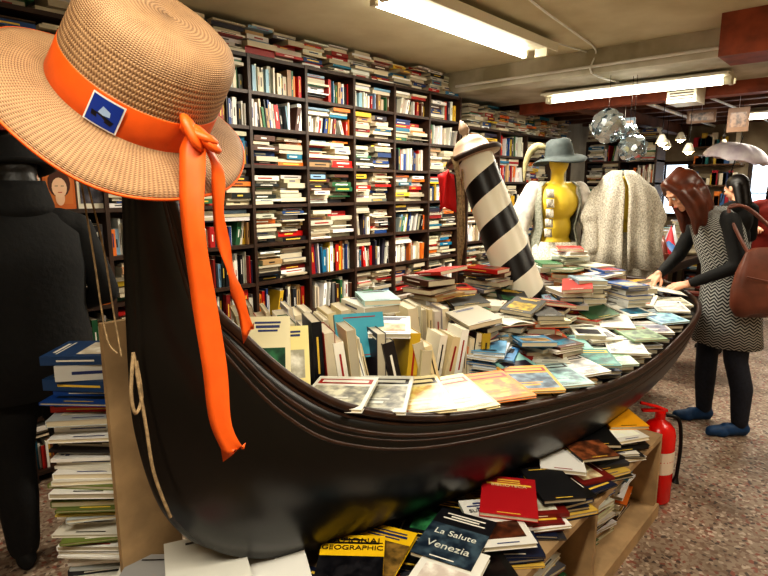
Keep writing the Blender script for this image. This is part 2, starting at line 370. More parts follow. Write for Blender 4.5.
b=MB(); b.tube([p+V((0,-.006,.0)) for p in nr],.014); b.tube(fr,.013)
for t,r_ in((.05,.005),(.12,.008),(.155,.004),(.21,.006)):
    b.tube([sidept(a,c,t,-1,i,.003) for i,(a,c) in enumerate(zip(nr,nk))],r_)
b.tube(sf[1],.008)
b.tube([nr[-1],fr[-1]],.015)
b.build('gunwale',M_trim,True,G)
b=MB(); b.tube([(a+c)/2 for a,c in zip(nk,fk)][:34],[.016]*34); b.build('stem_band',M_black,True,G)
DT=[(.2,1.13),(.35,.965),(.5,.88),(.8,.795),(1.3,.745),(1.9,.727),(2.55,.79),(3.05,.83),(3.4,.85)]
def tab(DT,x):
    if x<=DT[0][0]: return DT[0][1]
    for (a,za),(c,zc) in zip(DT,DT[1:]):
        if x<=c: return za+(zc-za)*(x-a)/(c-a)
    return DT[-1][1]
def deckz(x): return tab(DT,x)
b=MB()
for x in (.75,1.7,2.5): b.box(x-.05,x+.05,.0,.20,0,.42)
b.build('cradle',M_darkwood,parent=G)
def yn(x):
    for p,q in zip(nr,nr[1:]):
        if p.x<=x<=q.x: return p.y+(q.y-p.y)*(x-p.x)/(q.x-p.x+1e-9)
    return -.3
def yf(x):
    for p,q in zip(fr,fr[1:]):
        if p.x<=x<=q.x: return p.y+(q.y-p.y)*(x-p.x)/(q.x-p.x+1e-9)
    return .3
BB=MB()
def standing(p0,p1,hr,dr,lean=0,cream=.4,z=None,spread=4):
    p0=V(p0+(0,));p1=V(p1+(0,)); d=(p1-p0); L=d.length; d.normalize(); dep=V((-d.y,d.x,0)); up=V((0,0,1)); s=0; ll=lean
    while s<L:
        t=U(.012,.042); H=U(*hr); D=U(*dr); c=rc() if U(0,1)>cream else random.choice([(.90,.86,.74),(.92,.90,.84),(.85,.78,.62)])
        o=p0+d*(s)+dep*U(0,.035); base=(z if z else deckz(o.x)+.002)
        if U(0,1)<.22: ll=lean+U(-12,12)
        ln=math.radians(ll+U(-spread,spread)); u2=up*math.cos(ln)+d*math.sin(ln); r2=d*math.cos(ln)-up*math.sin(ln)
        face=U(0,1)<.45
        X=dep if face else -dep; Z=r2 if face else -r2; Y=u2
        C=o+dep*D/2+u2*H/2+V((0,0,base))
        if not face: C=C+r2*t
        M=Matrix(((X.x,Y.x,Z.x,C.x),(X.y,Y.y,Z.y,C.y),(X.z,Y.z,Z.z,C.z),(0,0,0,1)))
        book(BB,M,D,H,t-.001,c,fa=False); s+=t+ (U(.0,.006))
standing((.42,.07),(.56,-.0),(.18,.22),(.13,.16),lean=-14,cream=.6)
standing((.585,-.03),(.98,-.24),(.17,.24),(.12,.16),lean=-4,cream=.5)
standing((.52,.20),(.9,.0),(.20,.26),(.13,.17),lean=-6,cream=.5)
standing((.74,.25),(1.2,.02),(.22,.29),(.13,.17),lean=-3,cream=.5)
standing((1.0,.36),(1.45,.1),(.2,.27),(.13,.17),lean=4,cream=.4)
standing((1.16,-.06),(1.34,-.16),(.16,.22),(.12,.15),lean=10,cream=.5)
book(BB,TR(.80,.0,deckz(.8)+.215,-30,68),.17,.15,.02,(.25,.60,.68),fa=True)
book(BB,TR(.445,.03,deckz(.44)+.12,-40,72,6),.13,.19,.022,(.92,.87,.70),fa=True)
book(BB,TR(.50,-.0,deckz(.5)+.125,-36,74,-4),.12,.18,.02,(.95,.88,.60),fa=True)
book(BB,TR(1.02,.16,deckz(1.02)+.272,-20),.15,.21,.03,(.92,.91,.86))
book(BB,TR(1.05,.15,deckz(1.02)+.303,-35),.14,.2,.02,(.70,.84,.84))
book(BB,TR(.90,-.05,deckz(.86)+.235,-50,4),.14,.2,.016,(.93,.92,.9))
covers=[(.53,(.86,.85,.80),(.62,.62,.58)),(.66,(.80,.80,.76),(.55,.55,.52)),(.80,(.93,.88,.70),(.88,.78,.50)),(.95,(.93,.86,.62),(.85,.66,.35)),(1.12,(.95,.52,.10),(.95,.62,.2)),(1.30,(.90,.66,.25),(.40,.50,.60)),
(1.46,(.70,.80,.80),(.45,.62,.66)),(1.62,(.95,.94,.92),(.8,.8,.8)),(1.76,(.25,.50,.48),(.25,.5,.5)),(1.9,(.80,.88,.80),(.6,.75,.65)),(2.04,(.95,.95,.93),(.7,.72,.7)),(2.2,(.55,.66,.52),(.5,.6,.5)),(2.36,(.92,.9,.86),(.5,.5,.6)),(2.54,(.7,.82,.86),(.5,.7,.8)),(2.72,(.95,.94,.92),(.8,.8,.8)),(2.88,(.90,.88,.80),(.7,.7,.6))]
for i,(x,c,a) in enumerate(covers):
    big=x<1.5; w_,d_=(.185,.255) if big else (.16,.22); y=yn(x)+(.125 if big else .135)
    book(BB,TR(x,y,deckz(x)+.052+.007*(i%3),-44+U(-18,18),U(0,6),-2),w_,d_,.010,c,a,rich=True)
    book(BB,TR(x+U(-.02,.02),y+.01,deckz(x)+.026,-42+U(-14,14)),.15,.21,.017,rc())
    book(BB,TR(x+U(-.02,.02),y+.015,deckz(x)+.004,-42+U(-14,14)),.15,.20,.02,rc())
def stack(mb,x,y,z,h,yaw,w=(.12,.17),d=(.18,.24),t=(.01,.03),cols=None,jit=8,off=.012):
    z0=z
    while z<z0+h:
        th=U(*t); W=U(*w); D=U(*d); c=random.choice(cols) if cols else rc()
        book(mb,TR(x+U(-off,off),y+U(-off,off),z,yaw+U(-jit,jit)+random.choice([0,0,180,90 if W>.15 else 0])),W,D,th-.0008,c); z+=th
    return z
blues=[(.40,.66,.84),(.30,.55,.76),(.88,.91,.93),(.22,.45,.68)]
stack(BB,1.44,-.14,deckz(1.4),.12,-70,cols=blues,t=(.006,.012),off=.03)
stack(BB,1.57,-.02,deckz(1.5),.14,-60,cols=blues,t=(.006,.014),off=.03)
stack(BB,1.86,-.13,deckz(1.9),.20,-45,cols=[(.88,.32,.10),(.93,.92,.88),(.1,.1,.1),(.92,.86,.7),(.92,.45,.12),(.75,.1,.1)],off=.02)
stack(BB,1.70,-.26,deckz(1.7),.12,-20,off=.02)
stack(BB,2.05,-.28,deckz(2.0),.10,-60,off=.02)
stack(BB,2.45,-.10,deckz(2.45),.24,-50,cols=[(.12,.12,.14),(.12,.28,.55),(.93,.93,.9),(.5,.6,.65),(.08,.35,.42)],t=(.015,.03))
stack(BB,2.62,-.25,deckz(2.6),.20,-30,cols=[(.12,.12,.14),(.8,.8,.78),(.15,.28,.5),(.75,.15,.1)],t=(.012,.028))
stack(BB,2.85,-.05,deckz(2.85),.20,-40,cols=[(.35,.18,.12),(.12,.12,.14),(.15,.28,.5)],t=(.02,.035))
for x0 in [1.42,1.64,1.86,2.08,2.3,2.52,2.74,2.92]:
    for fy,hh in [(.86,(.2,.34)),(.66,(.15,.3)),(.48,(.08,.22)),(.33,(.03,.12))]:
        y=yn(x0)+(yf(x0)-yn(x0))*fy
        if fy>.8: y-=.07
        if abs(x0-2.35)<.2 and abs(y-.2)<.2: continue
        if x0<1.5 and fy>.6: continue
        xx=x0+U(-.03,.03); yaw=-45+U(-60,60)
        zt=stack(BB,xx,y,deckz(x0)-.01,U(*hh),yaw,jit=20,off=.03)
        k=U(0,1)
        if k<.5: book(BB,TR(xx+U(-.05,.05),y+U(-.05,.05),zt+.014,U(-90,0),U(-10,10),U(-10,10)),U(.13,.17),U(.19,.24),U(.008,.02),rc())
        elif k<.58: openbook(BB,TR(xx,y,zt+.003,U(-70,-20)),.13,.19)
    if x0<2.9: book(BB,TR(x0,yn(x0)+.29,deckz(x0)+.075,U(-80,-20),6),.16,.22,.012,random.choice([(.93,.92,.88),(.55,.75,.72),(.85,.85,.8),(.88,.5,.2)]),None)
BB.build('gondola_book_pile',BM)
# ---------------------------------------------------------------- straw hat
ax=V((.118,-.672,.731)).normalized()
hc=V((.008,-.158,1.668)); cam=V((-.51,-1.30,1.5)); tc_=(cam-hc).normalized()
yv=-(tc_-ax*tc_.dot(ax)).normalized(); xv=yv.cross(ax)
HM=Matrix(((xv.x,yv.x,ax.x,hc.x),(xv.y,yv.y,ax.y,hc.y),(xv.z,yv.z,ax.z,hc.z),(0,0,0,1)))
HT=empty('straw_hat')
def brimmod(r,z,a):
    k=max(0,(r-.155)/.1); lf=math.cos(a-(-math.pi/2-.75))
    return r*(1+.09*k*max(0,lf)+.012*k*math.sin(2*a+.6)), z-(.022+.012*max(0,lf))*k*k+.010*k*math.sin(2*a+1.0)+.005*k*math.sin(5*a)
b=MB(); b.T=HM
prof=[(.0005,.190),(.04,.191),(.08,.190),(.110,.186),(.128,.178),(.138,.163),(.143,.142),(.147,.09),(.150,.03),(.152,.008),(.158,0),(.175,-.001),(.195,-.002),(.212,-.003),(.228,-.003),(.242,-.004)]
b.lathe(prof,96,mod=brimmod); b.build('woven_body',M_straw,True,HT,solid=.005)
b=MB(); b.T=HM; b.lathe([(.152,.006),(.1535,.008),(.1515,.035),(.1498,.068),(.149,.070)],96); b.build('ribbon_band',M_orange,True,HT,solid=.003)
b=MB(); b.T=HM
rim=[(lambda rr,zz,a:(rr*math.cos(a),rr*math.sin(a),zz))(*brimmod(.243,-.004,a),a) for a in [2*math.pi*j/96 for j in range(97)]]
b.tube(rim,.0032,6,caps=False); b.build('brim_edge',M_orange,True,HT)
def bandpt(a,z,off): r=.1537-(z-.008)*.06+off; return (r*math.cos(a),r*math.sin(a),z)
b=MB(); b.T=HM; a0=-math.pi/2-.20
def patch(b,a,w,z0,z1,off,col):
    n2=6; rows=[[bandpt(a-w+2*w*i/n2,z,off) for i in range(n2+1)] for z in(z0,z1)]; b.grid(rows,False,col)
patch(b,a0,.185,.010,.066,.005,(.92,.92,.9)); patch(b,a0,.165,.013,.063,.0058,(.08,.22,.58))
def bl(pts,col,off=.0066): b.poly([bandpt(a0+p[0],p[1],off) for p in pts],col)
bl([(-.12,.026),(.10,.022),(.125,.030),(.0,.034),(-.13,.035)],(.03,.05,.10)); bl([(-.06,.036),(.0,.034),(.07,.036),(.06,.045),(-.03,.050)],(.62,.72,.85))
b.build('badge',M_book,False,HT)
def ribbon(name,pts,w,wdir,parent,tws=.2):
    P=cm(pts,32); b=MB(); rows=[]
    for i,p in enumerate(P):
        ww=w*(1 if i>3 else .55+.15*i); a=V(wdir).normalized()*ww/2
        a=Matrix.Rotation(math.sin(i*.4)*tws,3,'Z')@a
        if i==len(P)-1: rows.append([p-a+V((0,0,-.02)),p-a*.3+V((0,0,-.008)),p+a*.3+V((0,0,.006)),p+a+V((0,0,.02))]); continue
        rows.append([p-a,p-a*.3+V((-.003,-.004,0)),p+a*.3+V((.002,.002,0)),p+a])
    b.grid(rows); return b.build(name,M_orange,True,parent,solid=.0012)
R_=(.672,-.741,0)
ribbon('ribbon_tail_front',[(.040,-.330,1.60),(.030,-.338,1.54),(.02,-.345,1.44),(.030,-.35,1.30),(.040,-.36,1.16),(.040,-.37,1.05),(.055,-.39,.99)],.046,R_,HT)
ribbon('ribbon_tail_back',[(.055,-.320,1.60),(.085,-.33,1.54),(.09,-.32,1.44),(.11,-.32,1.34),(.135,-.31,1.27),(.15,-.315,1.20)],.026,(.8,-.3,.1),HT,.9)
b=MB()
for k,(dx,dy,dz) in enumerate([(0,0,0),(.010,-.004,-.006),(-.012,.002,.004)]):
    b.T=TR(.048+dx,-.335+dy,1.598+dz,-48,0,25+20*k); b.lathe([(.001,.010),(.02,.009),(.030,.004),(.030,-.003),(.02,-.009),(.001,-.010)],16,mod=lambda r,z,a:(r*(1+.25*math.cos(2*a)),z))
b.build('ribbon_knot',M_orange,True,HT)
b=MB(); b.tube(cm([(-.09,-.13,1.58),(-.06,-.13,1.40),(-.045,-.12,1.25),(-.035,-.115,1.15)],20),.002,6)
b.tube(cm([(-.09,-.12,1.58),(-.075,-.12,1.38),(-.06,-.11,1.2),(-.045,-.12,1.16)],20),.002,6)
b.tube(cm([(-.02,-.14,1.16),(-.035,-.15,1.08),(-.03,-.15,1.03),(-.012,-.145,1.06),(-.015,-.14,1.14)],24),.004,8)
b.tube(cm([(-.02,-.14,1.16),(-.01,-.15,1.0),(.0,-.15,.88),(.03,-.15,.76)],20),.004,8)
b.build('mooring_twine',M_rope,True)
simplebox('plywood_board',.005,.17,.085,.105,.401,1.18,M_ply,bevel=.002)
# ---------------------------------------------------------------- bench with magazines
bn=MB(); bx0,bx1,by0,by1=-.15,2.12,-.63,.12
bn.box(bx0,bx1,by0,by1,.375,.4); bn.box(bx0,bx1,by0,by1,.03,.05); bn.box(bx0,bx1,-.035,-.02,.05,.375)
for x in(bx0,.6,1.36,bx1-.02): bn.box(x,x+.02,by0,-.035,.05,.375)
bn.box(bx0,bx1,by0-.012,by0,.0,.06)
bn.build('magazine_bench',M_ply,bevel=.003)
MG=MB()
dk=[(.10,.10,.11),(.88,.86,.82),(.12,.15,.24),(.93,.92,.9),(.45,.12,.1),(.2,.2,.22),(.8,.66,.3),(.08,.08,.08),(.08,.08,.09)]
for x in [x*.17-.05 for x in range(12)]:
    if x>.1 : stack(MG,x+.12,-.50+U(-.01,.01),.401,U(.015,.06),-45+U(-30,30),w=(.17,.19),d=(.23,.26),t=(.006,.016),off=.02,cols=dk)
    stack(MG,x+.05,-.28,.401,U(.01,.03),-45+U(-20,20),w=(.17,.19),d=(.23,.26),t=(.006,.012),off=.02,cols=dk)
sp_=[(.55,-.30,.452,-70,.18,.25,(.92,.74,.12),(.45,.36,.2)),(.44,-.315,.478,-50,.18,.25,(.92,.74,.12),(.12,.12,.14)),(.74,-.45,.47,-75,.18,.25,(.10,.10,.12),(.22,.28,.34)),(.90,-.49,.462,-40,.17,.25,(.88,.87,.84),None),
(1.03,-.46,.480,-60,.18,.24,(.68,.12,.15),None),(1.22,-.52,.47,-40,.15,.22,(.12,.12,.13),None),(1.42,-.46,.475,-60,.16,.23,(.93,.92,.9),None),(1.55,-.5,.485,-35,.16,.22,(.08,.08,.09),(.5,.3,.2)),(1.7,-.47,.475,-50,.16,.22,(.1,.1,.1),None),(1.82,-.52,.47,-30,.16,.22,(.9,.88,.84),None),(1.93,-.49,.485,-45,.17,.23,(.95,.66,.12),None),
(.27,-.20,.485,-30,.19,.26,(.90,.89,.86),None),(.14,-.10,.53,-25,.2,.27,(.85,.84,.80),None),(.60,-.52,.465,-75,.17,.24,(.90,.89,.85),None)]
for x,y,z,yaw,w,d,c,a in sp_: book(MG,TR(x,y,z+.01,yaw),w,d,.014,c,a)
wk=[(.9,.89,.86),(.93,.92,.9),(.85,.83,.78),(.1,.1,.11),(.6,.6,.6)]
stack(MG,.02,-.04,.401,.12,-40,w=(.19,.21),d=(.26,.28),t=(.006,.016),cols=wk); stack(MG,.20,-.08,.401,.08,-30,w=(.19,.21),d=(.26,.28),t=(.006,.014),cols=wk)
for x in [-.0,.25,.45,.78,1.0,1.2,1.5,1.7,1.95]: stack(MG,x,-.42,.051,U(.1,.22),U(-10,10),w=(.17,.2),d=(.23,.27),t=(.008,.02),off=.01)
MO=MG.build('magazine_spread',BM)
def label(txt,x,y,z,yaw,size,col,par):
    cu=bpy.data.curves.new('cover_title','FONT'); cu.body=txt; cu.size=size; cu.align_x='CENTER'; cu.extrude=.0004
    o=bpy.data.objects.new('cover_title',cu); sc.collection.objects.link(o); o.matrix_world=TR(x,y,z,yaw)
    cu.materials.append(mat('title_ink',col,.5)) 
    dg=bpy.context.evaluated_depsgraph_get(); me=bpy.data.meshes.new_from_object(o.evaluated_get(dg)); mw=TR(x,y,z,yaw)
    o2=bpy.data.objects.new('cover_title',me); sc.collection.objects.link(o2); o2.matrix_world=mw; o2.parent=par; bpy.data.objects.remove(o)
def onbook(k,ly,txt,size,col):
    x,y,z,yaw=sp_[k][:4]; a=math.radians(yaw); label(txt,x-math.sin(a)*ly,y+math.cos(a)*ly,z+.0262,yaw,size,col,MO)
onbook(1,.085,'NATIONAL',.034,(.08,.08,.08)); onbook(1,.055,'GEOGRAPHIC',.028,(.08,.08,.08))
onbook(2,-.01,'La Salute',.036,(.9,.9,.85)); onbook(2,-.075,'Venezia',.042,(.85,.85,.8)); onbook(3,.05,'SUPERNOVA',.024,(.1,.1,.1))
onbook(4,.05,'BIBLIOTECA',.022,(.9,.8,.6)); onbook(7,.06,'Corto',.035,(.9,.9,.9)); onbook(8,.05,'MAGIA',.035,(.9,.9,.9))
MS=MB()
x,y,h=.085,.335,1.04; z=0
while z<h:
    t=U(.006,.02) if z<h-.10 else U(.02,.045)
    c=random.choices([(.93,.92,.9),(.85,.83,.78),(.2,.35,.5),(.75,.2,.15),(.45,.5,.25),(.88,.8,.4),(.7,.72,.72),(.15,.15,.17)],[9,5,1,1,1,1,2,1])[0]
    if z>h-.11: c=random.choice([(.12,.28,.55),(.80,.80,.78),(.14,.26,.42)])
    if .62<z<.66: c=(.38,.42,.22)
    q=random.choice([0,1,1]); book(MS,TR(x+U(-.014,.014),y+U(-.014,.014),z,(45 if q else -45)+U(-9,9)),*((.16,.215) if q else (.205,.24)),t-.0008,c); z+=t
MS.build('magazine_stack',BM)
# ---------------------------------------------------------------- fire extinguisher
FE=empty('fire_extinguisher'); X,Y=2.265,-.575
b=MB(); b.T=TR(X,Y,0); b.lathe([(.001,.002),(.070,.002),(.076,.012),(.076,.34),(.070,.37),(.05,.395),(.026,.41),(.022,.42),(.001,.42)],32); b.build('cylinder_body',M_red,True,FE)
b=MB(); b.T=TR(X,Y,0,-48); b.lathe([(.001,.418),(.024,.418),(.024,.45),(.001,.452)],16)
b.box(-.09,.03,-.012,.012,.452,.462); b.tube([(.03,0,.455),(-.02,0,.475),(-.10,0,.495)],.008); b.lathe([(.0765,.22),(.0772,.22),(.0772,.225)],32)
b.build('valve_and_lever',M_red,False,FE)
b=MB(); b.T=TR(X,Y,0,-48); b.tube(cm([(.02,-.02,.44),(.075,-.03,.42),(.095,-.03,.3),(.09,-.03,.15),(.085,-.03,.1)],20),[.009]*17+[.012,.015,.018,.02]); b.build('hose',M_metal,True,FE)
b=MB(); b.T=TR(X,Y,0); rows=[[(.0772*math.cos(a),.0772*math.sin(a),z) for a in [math.radians(205+i*9) for i in range(9)]] for z in(.16,.27)]; b.grid(rows,col=(.88,.80,.72)); b.build('label_sticker',M_book,True,FE)
# ---------------------------------------------------------------- striped mooring pole
PO=empty('striped_mooring_pole'); p0=V((2.35,.15,.76)); p1=V((2.26,.53,1.70)); d=(p1-p0); L=d.length; q=d.to_track_quat('Z','Y').to_matrix().to_4x4(); PM=Matrix.Translation(p0)@q
b=MB(); b.lathe([(.001,-.01),(.128,-.01),(.128,0)]+[(.128-.022*i/10,L*i/10) for i in range(1,11)]+[(.001,L)],40); o=b.build('pole_shaft',M_stripe,True,PO); o.matrix_local=PM
b=MB(); b.T=PM@Matrix.Translation((0,0,L)); b.lathe([(.001,-.03),(.155,-.03),(.16,-.015),(.155,.0),(.11,.012),(.10,.05),(.07,.085),(.03,.1),(.018,.115),(.03,.135),(.028,.16),(.012,.19),(.003,.205)],32); b.build('pole_cap',mat('pole_cap_wood',(.60,.50,.41),.5,var=.4),True,PO)
b=MB(); b.T=PM@Matrix.Translation((0,0,L)); b.lathe([(.158,-.03),(.166,-.02),(.166,-.01),(.158,-.0)],32); b.build('cap_rim',M_darkwood,True,PO)
b=MB(); b.T=TR(2.26,.53,1.66,-48)
for k in range(5):
    o_=.003*k; b.tube(cm([(-.10-.008*k,-.10,.02),(-.085-o_,-.12,-.12),(-.07-o_,-.12+.01*k,-.35-.02*k),(-.06-o_,-.11,-.50-.03*k),(-.05-o_,-.10+.01*k,-.36),(-.07,-.11,-.05)],26),.006,6)
b.build('rope_coil',M_rope,True,PO)
b=MB(); b.T=TR(2.11,.60,1.34,-48)
b.grid([[(.055*math.sin(i*.9+j*.35)*.25+(-.05+i*.017)*(1-.02*j), .02*math.sin(i*1.6), .27-j*.03-.01*abs(i-3)) for i in range(7)] for j in range(8)]); b.build('red_scarf',M_redcloth,True,PO,solid=.004)
# ---------------------------------------------------------------- blobs (people / mannequins)
def capsule(vs,fs,p0,p1,r0,r1,n=16):
    p0=V(p0);p1=V(p1);d=p1-p0;L=d.length
    if L<1e-6: d=V((0,0,1));L=1e-4
    Q=d.to_track_quat('Z','Y').to_matrix(); prof=[]
    for i in range(1,6): a=-math.pi/2+i*math.pi/10; prof.append((r0*math.cos(a),r0*math.sin(a)))
    for i in range(0,5): a=i*math.pi/10; prof.append((r1*math.cos(a),L+r1*math.sin(a)))
    b=len(vs); vs.append(p0+Q@V((0,0,-r0)))
    for r,z in prof:
        for j in range(n): a=2*math.pi*j/n; vs.append(p0+Q@V((r*math.cos(a),r*math.sin(a),z)))
    vs.append(p0+Q@V((0,0,L+r1))); e=len(vs)-1
    for j in range(n):
        fs.append((b,b+1+(j+1)%n,b+1+j)); k=b+1+(len(prof)-1)*n; fs.append((k+j,k+(j+1)%n,e))
        for i in range(len(prof)-1):
            k=b+1+i*n; fs.append((k+j,k+(j+1)%n,k+n+(j+1)%n,k+n+j))
def ellips(vs,fs,c,rad,M=None,n=20):
    c=V(c); M=M or Matrix.Identity(3); m=10; b=len(vs)
    f=lambda x,y,z: c+M@V((x*rad[0],y*rad[1],z*rad[2]))
    vs.append(f(0,0,-1))
    for i in range(1,m):
        t=-math.pi/2+math.pi*i/m
        for j in range(n): a=2*math.pi*j/n; vs.append(f(math.cos(t)*math.cos(a),math.cos(t)*math.sin(a),math.sin(t)))
    vs.append(f(0,0,1)); e=len(vs)-1; det=M.determinant()>0
    def add(t): fs.append(t if det else t[::-1])
    for j in range(n):
        add((b,b+1+(j+1)%n,b+1+j)); k=b+1+(m-2)*n; add((k+j,k+(j+1)%n,e))
        for i in range(m-2): k=b+1+i*n; add((k+j,k+(j+1)%n,k+n+(j+1)%n,k+n+j))
def blob(name,parts,voxel,mats,matfn=None,smooth=5,parent=None,T=None):
    vs=[];fs=[]
    for p in parts:
        if p[0]=='c': capsule(vs,fs,*p[1:])
        else: ellips(vs,fs,*p[1:])
    if T: vs=[T@V(v) for v in vs]
    me=bpy.data.meshes.new(name); me.from_pydata([tuple(v) for v in vs],[],fs); ob=bpy.data.objects.new(name,me); sc.collection.objects.link(ob)
    md=ob.modifiers.new('r','REMESH'); md.mode='VOXEL'; md.voxel_size=voxel; md.use_smooth_shade=True
    if smooth: s=ob.modifiers.new('s','SMOOTH'); s.factor=.5; s.iterations=smooth
    bpy.context.view_layer.update(); dg=bpy.context.evaluated_depsgraph_get(); m2=bpy.data.meshes.new_from_object(ob.evaluated_get(dg)); m2.name=name
    ob.modifiers.clear(); ob.data=m2
    m2.materials.clear()
    for m in (mats if isinstance(mats,list) else [mats]): m2.materials.append(m)
    if matfn:
        for p in m2.polygons: p.material_index=matfn(p.center)
    m2.polygons.foreach_set('use_smooth',[True]*len(m2.polygons))
    if parent: ob.parent=parent
    return ob
def frameM(F,Uv,c):
    F=V(F).normalized(); Uv=V(Uv); Rr=F.cross(Uv).normalized(); Uv=Rr.cross(F); c=V(c)
    return Matrix(((Rr.x,F.x,Uv.x,c.x),(Rr.y,F.y,Uv.y,c.y),(Rr.z,F.z,Uv.z,c.z),(0,0,0,1)))
M_lips=mat('lips',(.74,.40,.36),.4)
def head(T,parent,skin=M_skin,name='head'):
    P=[('e',(0,-.01,.025),(.074,.092,.085)),('e',(0,.022,-.035),(.058,.062,.068)),('e',(0,.06,-.086),(.022,.02,.018)),('c',(0,.088,.006),(0,.106,-.022),.007,.012),
       ('e',(.076,-.005,-.008),(.009,.018,.03)),('e',(-.076,-.005,-.008),(.009,.018,.03)),('c',(-.016,.082,-.052),(.016,.082,-.052),.007,.007),('c',(-.035,.076,.022),(.035,.076,.022),.010,.010),
       ('e',(.034,.06,-.025),(.024,.022,.022)),('e',(-.034,.06,-.025),(.024,.022,.022)),('c',(0,-.02,-.05),(0,-.04,-.12),.052,.052)]
    blob(name,P,.006,skin,smooth=4,parent=parent,T=T)
    def raw(nm,vs,fs,m): 
        b=MB(); b.v=[tuple(T@v) for v in vs]; b.f=fs; b.c=[(.8,.8,.8)]*len(fs); b.m=[0]*len(fs); b.uv=[None]*len(fs); b.build(nm,m,True,parent)
    vs=[];fs=[]
    for s in(-1,1): ellips(vs,fs,(s*.030,.079,.004),(.013,.008,.008))
    raw('eyes',vs,fs,M_white); vs=[];fs=[]
    for s in(-1,1): ellips(vs,fs,(s*.030,.085,.003),(.005,.004,.005)); capsule(vs,fs,(s*.018,.088,.024),(s*.045,.082,.024),.003,.002)
    raw('irises_and_brows',vs,fs,M_hairb); vs=[];fs=[]; ellips(vs,fs,(0,.089,-.053),(.02,.005,.006)); raw('lips',vs,fs,M_lips)
def hand(name,pos,point,back,thumb,parent,curl=.7,s=1.0):
    Y=V(point).normalized(); Z=V(back); Z=(Z-Y*Z.dot(Y)).normalized(); X=Y.cross(Z)*thumb; p=V(pos)
    T=Matrix(((X.x,Y.x,Z.x,p.x),(X.y,Y.y,Z.y,p.y),(X.z,Y.z,Z.z,p.z),(0,0,0,1)))@Matrix.Scale(s,4)
    P=[('c',(0,-.03,0),(0,.01,0),.023,.024),('c',(.018,.02,0),(.026,.08,0),.015,.013),('c',(0,.015,0),(.008,.084,0),.016,.013),('c',(-.012,.018,0),(-.01,.082,0),.015,.0125),('c',(-.02,.02,0),(-.027,.074,0),.013,.0115)]
    for bx,by,ln,r in[(.028,.085,.070,.0088),(.009,.09,.078,.009),(-.010,.087,.073,.0086),(-.028,.077,.057,.0078)]:
        q=V((bx,by,0)); a=curl*.4
        for k,fr_ in enumerate((.45,.3,.25)):
            q2=q+V((bx*.1*fr_,math.cos(a)*ln*fr_,-math.sin(a)*ln*fr_)); P.append(('c',tuple(q),tuple(q2),r*(1-.1*k),r*(.9-.1*k))); q=q2; a+=curl*.75
    P+=[('c',(.018,.02,-.004),(.045,.05,-.014),.014,.0105),('c',(.045,.05,-.014),(.052,.082,-.026),.0105,.0085)]
    return blob(name,P,.0036,M_skin,smooth=2,parent=parent,T=T)
class Fig:
    def __init__(s,name,O,F):
        s.e=empty(name); s.O=V((O[0],O[1],0)); s.F=V((F[0],F[1],0)).normalized(); s.L=V((-s.F.y,s.F.x,0)); s.Z=V((0,0,1))
        s.R3=Matrix(((s.F.x,s.L.x,0),(s.F.y,s.L.y,0),(0,0,1)))
    def p(s,f,l,z): return s.O+s.F*f+s.L*l+s.Z*z
    def C(s,a,b,r0,r1): return('c',s.p(*a),s.p(*b),r0,r1)
    def E(s,c,r,pitch=0): return('e',s.p(*c),r,s.R3@Matrix.Rotation(pitch,3,'Y'))
    def ringloft(s,name,rings,m,n=48,a0=0,a1=2*math.pi,pleat=0,k=14,solid=.004):
        b=MB(); rows=[]; closed=(a1-a0)>6.2
        for i,(f,l,z,rf,rl) in enumerate(rings):
            row=[]
            for j in range(n):
                a=a0+(a1-a0)*j/(n if closed else n-1); w=1+pleat*(i/len(rings))*math.sin(k*a+.3*i)
                row.append(s.p(f+rf*w*math.cos(a),l+rl*w*math.sin(a),z+pleat*.1*math.sin(7*a)*(i/len(rings))))
            rows.append(row)
        b.grid(rows,closed,flip=True); return b.build(name,m,True,s.e,solid=solid)
def legs(F,fl,fr_,hz=.9,r=1):
    out=[]
    for s,(ff,ll) in((1,fl),(-1,fr_)):
        out+=[F.C((0,s*.085,hz),(ff*.5+.02,(s*.085+ll)/2+s*.01,.48),.092*r,.064*r),F.C((ff*.5+.02,(s*.085+ll)/2+s*.01,.48),(ff-.01,ll,.30),.062*r,.060*r),F.C((ff-.01,ll,.30),(ff-.02,ll,.09),.060*r,.046*r)]
    return out
def shoe(F,f,l,m,sole=M_white):
    P=[F.C((f-.05,l,.045),(f+.06,l,.05),.036,.034),F.C((f+.02,l,.04),(f+.15,l,.034),.038,.030),F.C((f-.04,l,.06),(f-.03,l,.10),.036,.036),F.C((f-.055,l,.022),(f+.16,l,.022),.022,.022),F.C((f+.08,l+.012,.025),(f+.14,l-.005,.025),.03,.022)]
    return blob('shoe',P,.007,[m,sole],lambda c:1 if c.z<.014 else 0,smooth=2,parent=F.e)
# woman browsing at the end of the boat
W=Fig('woman_browsing',(3.44,-.605),(-.672,.741))
parts=[W.E((0,0,.93),(.11,.155,.13)),W.E((.04,0,1.05),(.095,.13,.14)),W.E((.11,0,1.20),(.11,.15,.16),.2),W.C((.15,.12,1.32),(.15,-.12,1.32),.062,.062),W.C((.17,0,1.34),(.26,0,1.44),.05,.05)]
parts+=legs(W,(-.03,.14),(.05,-.11),.88,1.05)
parts+=[W.C((.15,.165,1.32),(.12,.235,1.07),.055,.044),W.C((.12,.235,1.07),(.31,.12,.955),.043,.031),
        W.C((.15,-.165,1.32),(.24,-.2,1.08),.055,.044),W.C((.24,-.2,1.08),(.42,-.06,.98),.043,.031)]
def wm(c):
    r=c-W.O; f=r.dot(W.F)
    if c.z<.86 and f<.28: return 1
    if c.z>1.395 and f>.18: return 2
    return 0
blob('body',parts,.012,[M_blackcloth,M_jeans,M_skin],wm,5,W.e)
